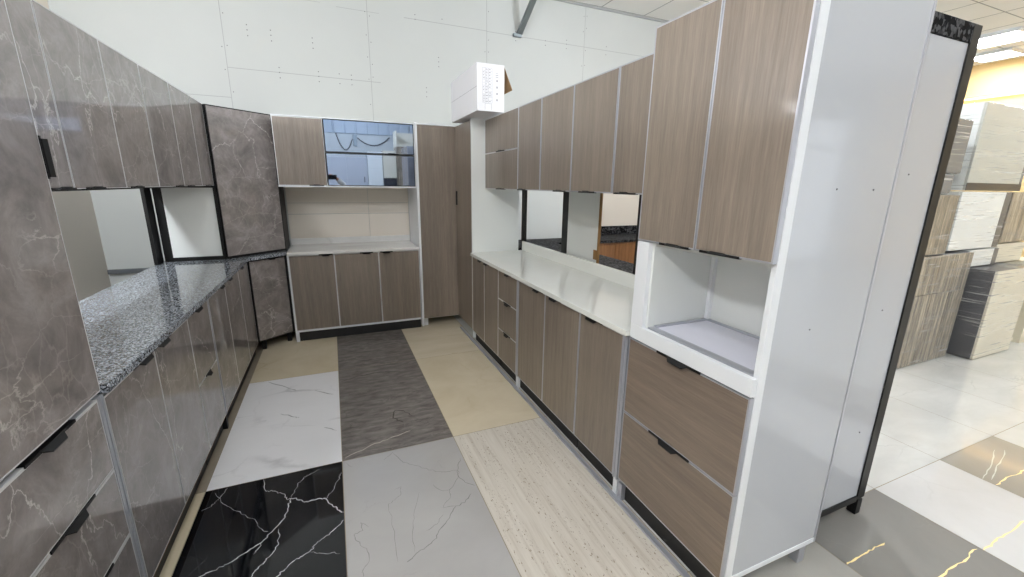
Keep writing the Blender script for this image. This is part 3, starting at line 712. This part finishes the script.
k = MB().mat(M['steel']); k.box(2.16, 2.262, 5.12, 5.158, 3.325, 3.36, .002); k.build('bracket', r)

# ================================================================== neighbouring kitchen behind the right run
r = thing('display_cabinet', 'black-framed tall white cabinet standing behind the tall oven cabinet', 'cabinet', (1.852, .955, 0))
Wd, Dd, Zt = .500, .60, 2.215
MB().mat(M['white_gloss']).box(.004, Wd-.060, .006, .022, .118, Zt-.068).build('side_panel', r)
c = MB().mat(M['white']); c.box(.004, Wd-.062, .022, Dd, .10, Zt-.07); c.build('carcass', r)
MB().mat(M['black']).box(Wd-.060, Wd, 0, .04, .098, Zt, .002).build('corner_post', r)
MB().mat(M['black']).box(Wd-.060, Wd, Dd-.04, Dd, .098, Zt, .002).build('corner_post', r)
MB().mat(M['black_granite']).box(0, Wd-.0605, 0, .04, Zt-.066, Zt, .002).build('top_rail', r)
MB().mat(M['black']).box(0, Wd-.0605, 0, .035, .085, .117, .002).build('bottom_rail', r)
dn = MB().mat(M['oak']); dn.box(Wd-.034, Wd-.016, .042, Dd-.042, .10, Zt-.06); dn.build('door', r)
for lx in (.05, Wd-.022):
    for ly in (.022, Dd-.03): MB().mat(M['black']).box(lx-.02, lx+.02, ly-.02, ly+.02, .0008, .0845, .002).build('leg', r)
for q in ((.24, 1.66), (.28, 1.10), (.33, .50)):
    s = MB().mat(M['screw']); s.tube([(q[0], .003, q[1]), (q[0], .006, q[1])], .003, 8); s.build('screw', r)
r = thing('base_cabinet', 'black-framed base cabinet under the black granite seen through the gap', 'cabinet', (1.872, 1.60, 0))
c = MB().mat(M['blackrail']); c.box(0, .52, 0, 3.17, .10, .90); c.build('carcass', r)
for k in range(7): MB().mat(M['oak']).box(.5215, .54, .002+.452*k, .448+.452*k, .11, .892).build('door', r)
for lx in (.05, .47):
    for ly in (.05, 3.1): MB().mat(M['black']).box(lx-.02, lx+.02, ly-.02, ly+.02, .0008, .0995).build('leg', r)
tag(MB().mat(M['black_granite']).prism([(1.862, 1.60), (2.43, 1.60), (2.43, 4.375), (4.60, 4.375), (4.60, 4.99), (1.862, 4.99)], .9035, .934, .003).build('worktop'), 'black granite worktop of the kitchen seen through the gap above the white worktop', 'worktop')
r = thing('base_cabinet', 'orange-brown wood base cabinet glimpsed through the right-hand gap', 'cabinet', (2.46, 4.40, 0))
c = MB().mat(M['blackrail']); c.box(0, 2.12, .021, .58, .10, .90); c.build('carcass', r)
for k in range(5): MB().mat(M['oak']).box(.002+.424*k, .421+.424*k, 0, .019, .11, .898).build('door', r)
for lx in (.05, 2.07):
    for ly in (.08, .53): MB().mat(M['black']).box(lx-.02, lx+.02, ly-.02, ly+.02, .0008, .0995).build('leg', r)
tag(MB().mat(M['black_granite']).box(2.80, 4.60, 4.965, 4.985, .9345, 1.05, .002).build('upstand'), 'black granite upstand behind the orange-brown wood cabinet', 'upstand')
tag(MB().mat(M['drywall_beige']).box(2.80, 4.60, 5.0, 5.03, .0, 2.2).build('back_panel'), 'beige panel above the black granite upstand in the right-hand gap', 'panel')
tag(MB().mat(M['white']).box(1.93, 2.755, 4.785, 4.805, .9345, 2.2, .001).build('white_board'), 'white board standing on black granite in the left-hand gap', 'board')
tag(MB().mat(M['black']).box(1.868, 1.888, 4.06, 4.155, .9345, 1.559, .002).build('panel_post'), 'black post at the left of the gap above the white worktop', 'post')
tag(MB().mat(M['black']).box(1.868, 1.888, 3.176, 3.275, .9345, 1.559, .002).build('panel_post'), 'black post beside the raw-edged white board in the gap', 'post')
tag(MB().mat(M['black']).box(1.868, 1.888, 2.12, 2.27, .9345, 1.559, .002).build('panel_post'), 'black post next to the tall oven cabinet in the right-hand gap', 'post')
r = thing('white_board', 'white board with a raw brown edge between the two gaps above the white worktop', 'board', (1.866, 2.70, .9345))
MB().mat(M['white']).box(0, .018, .012, .470, 0, .6245).build('panel', r)
MB().mat(M['raw']).box(-.001, .019, 0, .0115, 0, .6245, .001).build('raw_edge', r)
ch = MB().mat(M['raw']); ch.prism([(-.003, .012), (0.0, .012), (0, .060), (-.003, .05)], .105, .18); ch.build('chipped_patch', r)
r = thing('wall_cabinet', 'black underside of the wall cabinets over the black granite, added to shade the gap', 'cabinet', (1.872, 1.60, 0))  # mostly hidden block, added to darken the top of the gap
c = MB().mat(M['blackrail']); c.box(0, .36, 0, 2.62, 1.562, 2.19); c.build('carcass', r)
for k in range(6): MB().mat(M['oak']).box(.3615, .38, .002+.4365*k, .432+.4365*k, 1.562, 2.19).build('door', r)

# ================================================================== wrapped cabinets in the showroom on the right
G3 = 'film-wrapped cabinets stacked in the showroom'
def shell(mb, x0, x1, y0, y1, z0, z1): mb.box(x0, x1, y0, y1, z0, z1, .02); return mb
def wrapped(label, x0, x1, y0, y1, z0, z1, fronts, body='white', wrap=True, grp=G3, splits=(), rz=0):
    """flat-packed cabinet standing on the floor or on another one; fronts = list of (material, xfrac0, xfrac1)"""
    t = thing('wrapped_cabinet', label, 'cabinet', (x0, y0, z0), rz, grp)
    w_, d_, h_ = x1-x0, y1-y0, z1-z0
    g0 = .006
    c = MB().mat(M[body]); c.box(g0, w_-g0, .024, d_-g0, .004, h_-g0, .003); c.build('carcass', t)
    for (mt, a, b_) in fronts:
        zs = [.006] + [s*h_ for s in splits] + [h_-.006]
        for k in range(len(zs)-1):
            MB().mat(M[mt]).box(g0+(w_-2*g0)*a+.003, g0+(w_-2*g0)*b_-.003, .004, .023, zs[k]+.0015, zs[k+1]-.0015, .002).build('door', t)
    if wrap:
        m_ = MB().mat(M['film']); shell(m_, 0, w_, 0, d_, .0015, h_); m_.build('plastic_wrap', t)
    return t
wrapped('striped wood-look wrapped cabinet standing on the floor, lowest at the left of the stack', 4.63, 5.50, 1.88, 2.48, .001, 1.05, [('wrapwood', 0, .34), ('wrapwood', .34, .68), ('wrapwood', .68, 1)], 'charcoal', splits=(.66,))
wrapped('small wood-look wrapped cabinet on top of the striped floor cabinet', 4.30, 4.97, 1.88, 2.44, 1.0515, 1.57, [('wrapwood', 0, 1)], 'wrapwood')
wrapped('low dark grey wrapped cabinet between the small wood-look one and another dark one', 4.28, 4.80, 1.885, 2.44, 1.5715, 1.735, [('darkgrey', 0, 1)], 'darkgrey')
wrapped('dark grey wrapped cabinet at the very top of the left stack', 4.28, 4.90, 1.89, 2.44, 1.7365, 2.17, [('darkgrey', 0, 1)], 'darkgrey')
wrapped('floor cabinet with charcoal side and cream front, loosely strung with film', 5.60, 6.36, 1.728, 2.40, .001, .885, [('cream_panel', 0, 1)], 'charcoal')
wrapped('low grey-white wrapped cabinet lying on the charcoal-sided floor cabinet', 5.515, 6.10, 1.92, 2.45, .8865, 1.06, [('white', 0, .84), ('charcoal', .84, 1)], 'white')
wrapped('white wrapped cabinet with a dark end strip, midway up the right stack', 5.10, 6.05, 1.925, 2.45, 1.0615, 1.60, [('white', 0, .88), ('charcoal', .88, 1)], 'white')
wrapped('large cream-white wrapped cabinet topmost on the right stack', 5.14, 6.20, 1.93, 2.45, 1.6015, 2.34, [('cream_white', 0, .95), ('darkgrey', .95, 1)], 'white')
MB().mat(M['charcoal']).box(.008, 1.05, .0, .0035, .004, .07).build('edge_band', bpy.data.objects[[o.name for o in COL.objects if o.get('label', '').startswith('large cream-white')][0]])
wrapped('wood-look wrapped cabinet at the right edge of the picture, behind the white stack', 6.14, 6.75, 1.95, 2.5, 1.0915, 1.60, [('wrapwood', 0, 1)], 'wrapwood')
wrapped('cream wrapped cabinet under the wood-look one at the right edge', 6.115, 6.75, 1.95, 2.5, .8865, 1.09, [('cream_panel', 0, 1)], 'cream_panel')
t = thing('open_cabinet', 'cream open cabinet with a dark cross bar at the lower right edge of the picture', 'cabinet', (6.45, 1.78, 0))
MB().mat(M['cream_panel']).box(.02, .04, 0, .55, .001, .884).build('panel', t)
MB().mat(M['cream_panel']).box(.30, .70, 0, .55, .001, .884).build('panel', t)
MB().mat(M['black']).box(.041, .299, .2, .23, .30, .42).build('cross_bar', t)
MB().mat(M['cream_panel']).box(.041, .299, .05, .50, .02, .05).build('cross_bar', t)

# ================================================================== behind the camera (seen in the mirror-glass flaps)
r = thing('wardrobe', 'tall white two-door cabinet reflected in the mirror-glass flaps', 'cabinet', (-.62, -2.95, 0))
c = MB().mat(M['white']); c.box(0, 1.56, -.55, -.022, .08, 2.25); c.build('carcass', r)
for a, b_ in ((0, .52), (.52, 1.04), (1.04, 1.56)): MB().mat(M['white_gloss']).box(a+.003, b_-.003, -.021, 0, .09, 2.245, .002).build('door', r)
for q in (.06, 1.5): MB().mat(M['black']).box(q-.02, q+.02, -.50, -.06, .0008, .0795).build('leg', r)
MB().mat(M['black']).box(1.46, 1.475, .001, .022, 1.62, 1.76, .003).build('handle', r)
r = thing('tall_cabinet', 'narrow white cabinet reflected beside the three-door white wardrobe', 'cabinet', (.945, -2.90, 0))
c = MB().mat(M['white']); c.box(0, .38, -.55, -.022, .08, 2.40); c.build('carcass', r)
for z0, z1 in ((.09, 1.98), (1.985, 2.395)): MB().mat(M['white']).box(.003, .377, -.021, 0, z0, z1, .002).build('door', r)
for q in (.05, .33): MB().mat(M['black']).box(q-.02, q+.02, -.50, -.06, .0008, .0795).build('leg', r)
r = thing('tall_cabinet', 'beige cabinet on a dark open base reflected in the right of the glass', 'cabinet', (1.335, -2.85, 0))
c = MB().mat(M['cream_panel']); c.box(0, .34, -.55, 0, 1.74, 2.44, .003); c.build('carcass', r)
c = MB().mat(M['charcoal']); c.box(0, .34, -.55, -.06, .0008, 1.738, .003); c.build('base_unit', r)
r = thing('tall_cabinet', 'tall taupe cabinet with a dark open shelf reflected at the right end of the glass', 'cabinet', (1.685, -2.80, 0))
c = MB().mat(M['wrapwood']); c.box(0, .60, -.5, 0, .0008, 2.55, .003); c.build('carcass', r)
c = MB().mat(M['cream_panel']); c.box(0, .60, -.5, .02, 2.552, 2.60).box(0, .60, -.5, -.48, 2.601, 2.95).box(0, .03, -.48, 0, 2.601, 2.95); c.build('open_shelf', r)
cb = MB().mat(M['cable'])
def sag(a, b_, s, n_=10): return [Vector(a).lerp(Vector(b_), i/n_) + Vector((0, 0, -s*4*(i/n_)*(1-i/n_))) for i in range(n_+1)]
cb.tube(sag((.25, -4.17, 2.94), (.675, -4.17, 2.80), .36), .012); cb.tube(sag((.815, -4.17, 2.85), (1.7, -4.17, 2.9), .22), .012)
o = MB().mat(M['steel']).box(.69, .80, YS+.001, -4.14, 2.62, 2.93, .006).build('junction_box'); tag(o, 'grey electrical box with dangling cables on the wall, seen in the glass reflection', 'electrical box')
cb.build('cable', o)

# photographer, seen only in the glass: body skinned as one surface
def add_skin_layer(me):
    bmx = bmesh.new(); bmx.from_mesh(me); bmx.verts.layers.skin.verify(); bmx.to_mesh(me); bmx.free()
def skinned(name, verts, edges, radii, mat, parent=None, sub=2):
    me = bpy.data.meshes.new(name); me.from_pydata([tuple(v) for v in verts], edges, []); me.update(); add_skin_layer(me)
    o = bpy.data.objects.new(name, me); COL.objects.link(o)
    if parent is not None: o.parent = parent
    for i, rr in enumerate(radii): me.skin_vertices[0].data[i].radius = rr if isinstance(rr, tuple) else (rr, rr)
    me.skin_vertices[0].data[0].use_root = True
    sk = o.modifiers.new('Skin', 'SKIN'); sk.use_smooth_shade = True
    sb = o.modifiers.new('Sub', 'SUBSURF'); sb.levels = sub; sb.render_levels = sub
    me.materials.append(mat)
    return o
per = thing('person', 'person in a white long-sleeved top holding up a phone, seen in the glass reflection', 'person', (-.22, -.62, 0.0))
V = [(0, 0, .98), (0, .0, 1.16), (0, 0, 1.36), (0, .0, 1.50), (0, .02, 1.585), (0, .03, 1.70), (0, .03, 1.79),
     (.11, 0, .92), (.12, .03, .52), (.12, 0, .10), (.12, .11, .04), (-.11, 0, .92), (-.12, .03, .52), (-.12, 0, .10), (-.12, .11, .04),
     (.20, 0, 1.46), (.50, .14, 1.53), (.33, .44, 1.69),
     (-.20, 0, 1.46), (-.27, -.02, 1.18), (-.25, .10, .94), (-.24, .14, .84)]
E_ = [(0, 1), (1, 2), (2, 3), (3, 4), (4, 5), (5, 6), (0, 7), (7, 8), (8, 9), (9, 10), (0, 11), (11, 12), (12, 13), (13, 14), (3, 15), (15, 16), (16, 17), (3, 18), (18, 19), (19, 20), (20, 21)]
Rr = [(.15, .12), (.14, .11), (.17, .12), (.12, .09), .055, (.085, .10), (.06, .075), .09, .06, .042, .035, .09, .06, .042, .035, .065, .045, .033, .065, .045, .033, .035]
skinned('body', V, E_, Rr, M['skin'], per)
# clothing over the same skeleton
skinned('shirt', [V[0], V[1], V[2], V[3], V[15], V[16], (.347, .41, 1.675), V[18], V[19], V[20]], [(0, 1), (1, 2), (2, 3), (3, 4), (4, 5), (5, 6), (3, 7), (7, 8), (8, 9)],
        [(.165, .13), (.155, .12), (.185, .13), (.12, .10), .078, .062, .052, .078, .060, .048], M['cloth'], per)
skinned('trousers', [(0, 0, 1.0), V[7], V[8], (.12, 0, .12), V[11], V[12], (-.12, 0, .12)], [(0, 1), (1, 2), (2, 3), (0, 4), (4, 5), (5, 6)], [(.16, .125), .105, .078, .06, .105, .078, .06], M['trouser'], per)
hr = bmesh.new(); bmesh.ops.create_uvsphere(hr, u_segments=24, v_segments=14, radius=.105)
for v in hr.verts: v.co = Vector((v.co.x*.92, v.co.y*1.08, v.co.z*1.05)) + Vector((0, .0, 1.775))
bmesh.ops.delete(hr, geom=[v for v in hr.verts if v.co.z < 1.74 + max(0, (v.co.y+.0)*.9)], context='VERTS')
me = bpy.data.meshes.new('hair'); hr.to_mesh(me); hr.free(); me.materials.append(M['hair']); o = bpy.data.objects.new('hair', me); COL.objects.link(o); o.parent = per
# hand: palm and five fingers curled round the phone's right end
P = Vector((.33, .44, 1.69)); Q = Vector((.285, .530, 1.715))
HV = [P, Q, Q+Vector((-.02, .015, .015))]; HE = [(0, 1), (1, 2)]; HR = [.03, (.036, .022), (.034, .02)]
for k in range(4):
    b0 = Q+Vector((-.015, .012, .03-.02*k)); i0 = len(HV)
    ln = (.9, 1, .95, .75)[k]
    HV += [b0+Vector((-.012, .025*ln, .004)), b0+Vector((-.035*ln, .048, .004)), b0+Vector((-.062*ln, .050, .002))]; HR += [.010, .009, .0075]
    HE += [(2, i0), (i0, i0+1), (i0+1, i0+2)]
i0 = len(HV); HV += [Q+Vector((-.03, -.02, .035)), Q+Vector((-.058, -.022, .045)), Q+Vector((-.08, -.02, .04))]; HR += [.012, .010, .009]; HE += [(1, i0), (i0, i0+1), (i0+1, i0+2)]
skinned('hand', HV, HE, HR, M['skin'], per)
ph = thing('phone', 'black phone held up by the person in the glass reflection', 'phone', (0, -.015, 1.705))
MB().mat(M['black']).box(-.035, .125, -.009, 0, -.045, .045, .004).build('phone_body', ph)
MB().mat(M['charcoal']).box(-.028, .118, -.0105, -.0092, -.040, .040, .0005).build('screen', ph)

# ================================================================== lights
def panel(x, y, lx=.6, ly=.6, lab='square white ceiling light panel', mat=None):
    t = thing('ceiling_light', lab, 'light', (x, y, ZC-.05), 0, 'ceiling light panels')
    f = MB().mat(M['alu_white']); f.box(-lx/2-.03, -lx/2, -ly/2-.03, ly/2+.03, 0, .0465).box(lx/2, lx/2+.03, -ly/2-.03, ly/2+.03, 0, .0465)
    f.box(-lx/2, lx/2, -ly/2-.03, -ly/2, 0, .0465).box(-lx/2, lx/2, ly/2, ly/2+.03, 0, .0465); f.build('frame', t)
    MB().mat(mat or M['led']).box(-lx/2+.001, lx/2-.001, -ly/2+.001, ly/2-.001, .010, .0455).build('diffuser', t)
    return t
def downlight(x, y, lab, r_=.075, z=3.42):
    t = thing('pendant_lamp', lab, 'light', (x, y, z), 0, 'hanging bulbs')
    bm = bmesh.new(); bmesh.ops.create_uvsphere(bm, u_segments=24, v_segments=16, radius=r_)
    me = bpy.data.meshes.new('bulb'); bm.to_mesh(me); bm.free(); me.materials.append(M['lamp'])
    for p_ in me.polygons: p_.use_smooth = True
    o = bpy.data.objects.new('bulb', me); COL.objects.link(o); o.parent = t
    MB().mat(M['white']).tube([(0, 0, r_-.006), (0, 0, r_+.07)], .028, 14).build('socket', t)
    MB().mat(M['cable']).tube([(0, 0, r_+.0705), (0, 0, ZC-z-.001)], .004, 8).build('cord', t)
downlight(-.15, 1.0, 'bare bulb lamp hanging over the kitchen aisle', .050)
downlight(-1.75, -.9, 'bare bulb lamp hanging behind the photographer on the left', .095)
downlight(.9, -2.6, 'fill bulb added behind the photographer on the right', .05)  # added fill, evens out light on the back wall and cabinets
downlight(-1.62, 2.85, 'fill bulb added behind the left run to brighten the gap', .062, 2.3)  # added out of view to brighten the wall in the left gap
downlight(3.2, 2.4, 'bare bulb lamp hanging over the black granite worktop', .075)
panel(4.2, -.6, lab='ceiling light panel over the showroom floor behind the camera')
panel(10.5, .7, .9, .6, lab='ceiling light panel near the cream far wall, outside the picture')
panel(6.4, 1.0, lab='ceiling light panel over the middle of the showroom')
panel(9.28, 3.56, lab='bright ceiling light panel near the top right corner of the picture')
panel(10.35, 3.95, .5, .5, lab='second bright ceiling light panel at the right edge of the picture')
# warm cove along the far wall
o = MB().mat(M['cove']).box(XE-.06, XE-.03, -1.5, YN-.2, 3.22, 3.25).build('cove_strip'); tag(o, 'warm LED strip along the cream far wall', 'light strip')

wld = bpy.data.worlds.new('World'); SC.world = wld; wld.use_nodes = True
wld.node_tree.nodes['Background'].inputs[0].default_value = (.88, .94, 1, 1); wld.node_tree.nodes['Background'].inputs[1].default_value = 1.5

# ------------------------------------------------------------------ camera
cd = bpy.data.cameras.new('camera'); cam = bpy.data.objects.new('camera', cd); COL.objects.link(cam)
rt = Vector((0.9213745718331706, -0.388463873793933, 0.012834217399318216)); up = Vector((0.0819717420090606, 0.2264896138382566, 0.9705581323833198)); fw = Vector((0.379933588790517, 0.8931955405063378, -0.24052483141736036))
mt = Matrix((( rt.x, up.x, -fw.x, 0), (rt.y, up.y, -fw.y, 0), (rt.z, up.z, -fw.z, 1.60), (0, 0, 0, 1)))
cam.matrix_world = mt
cd.sensor_fit = 'HORIZONTAL'; cd.sensor_width = 36; cd.lens = 417.67/1024*36; cd.clip_start = .01; cd.clip_end = 60
SC.camera = cam
vs = SC.view_settings; vs.view_transform = 'Standard'; vs.look = 'None'; vs.exposure = 0.12; vs.gamma = 1; vs.use_curve_mapping = False
SC.cycles.max_bounces = 10; SC.cycles.diffuse_bounces = 6; SC.cycles.glossy_bounces = 5; SC.cycles.transparent_max_bounces = 12
SC.cycles.use_denoising = True; SC.cycles.sample_clamp_indirect = 6; SC.cycles.caustics_reflective = False; SC.cycles.caustics_refractive = False
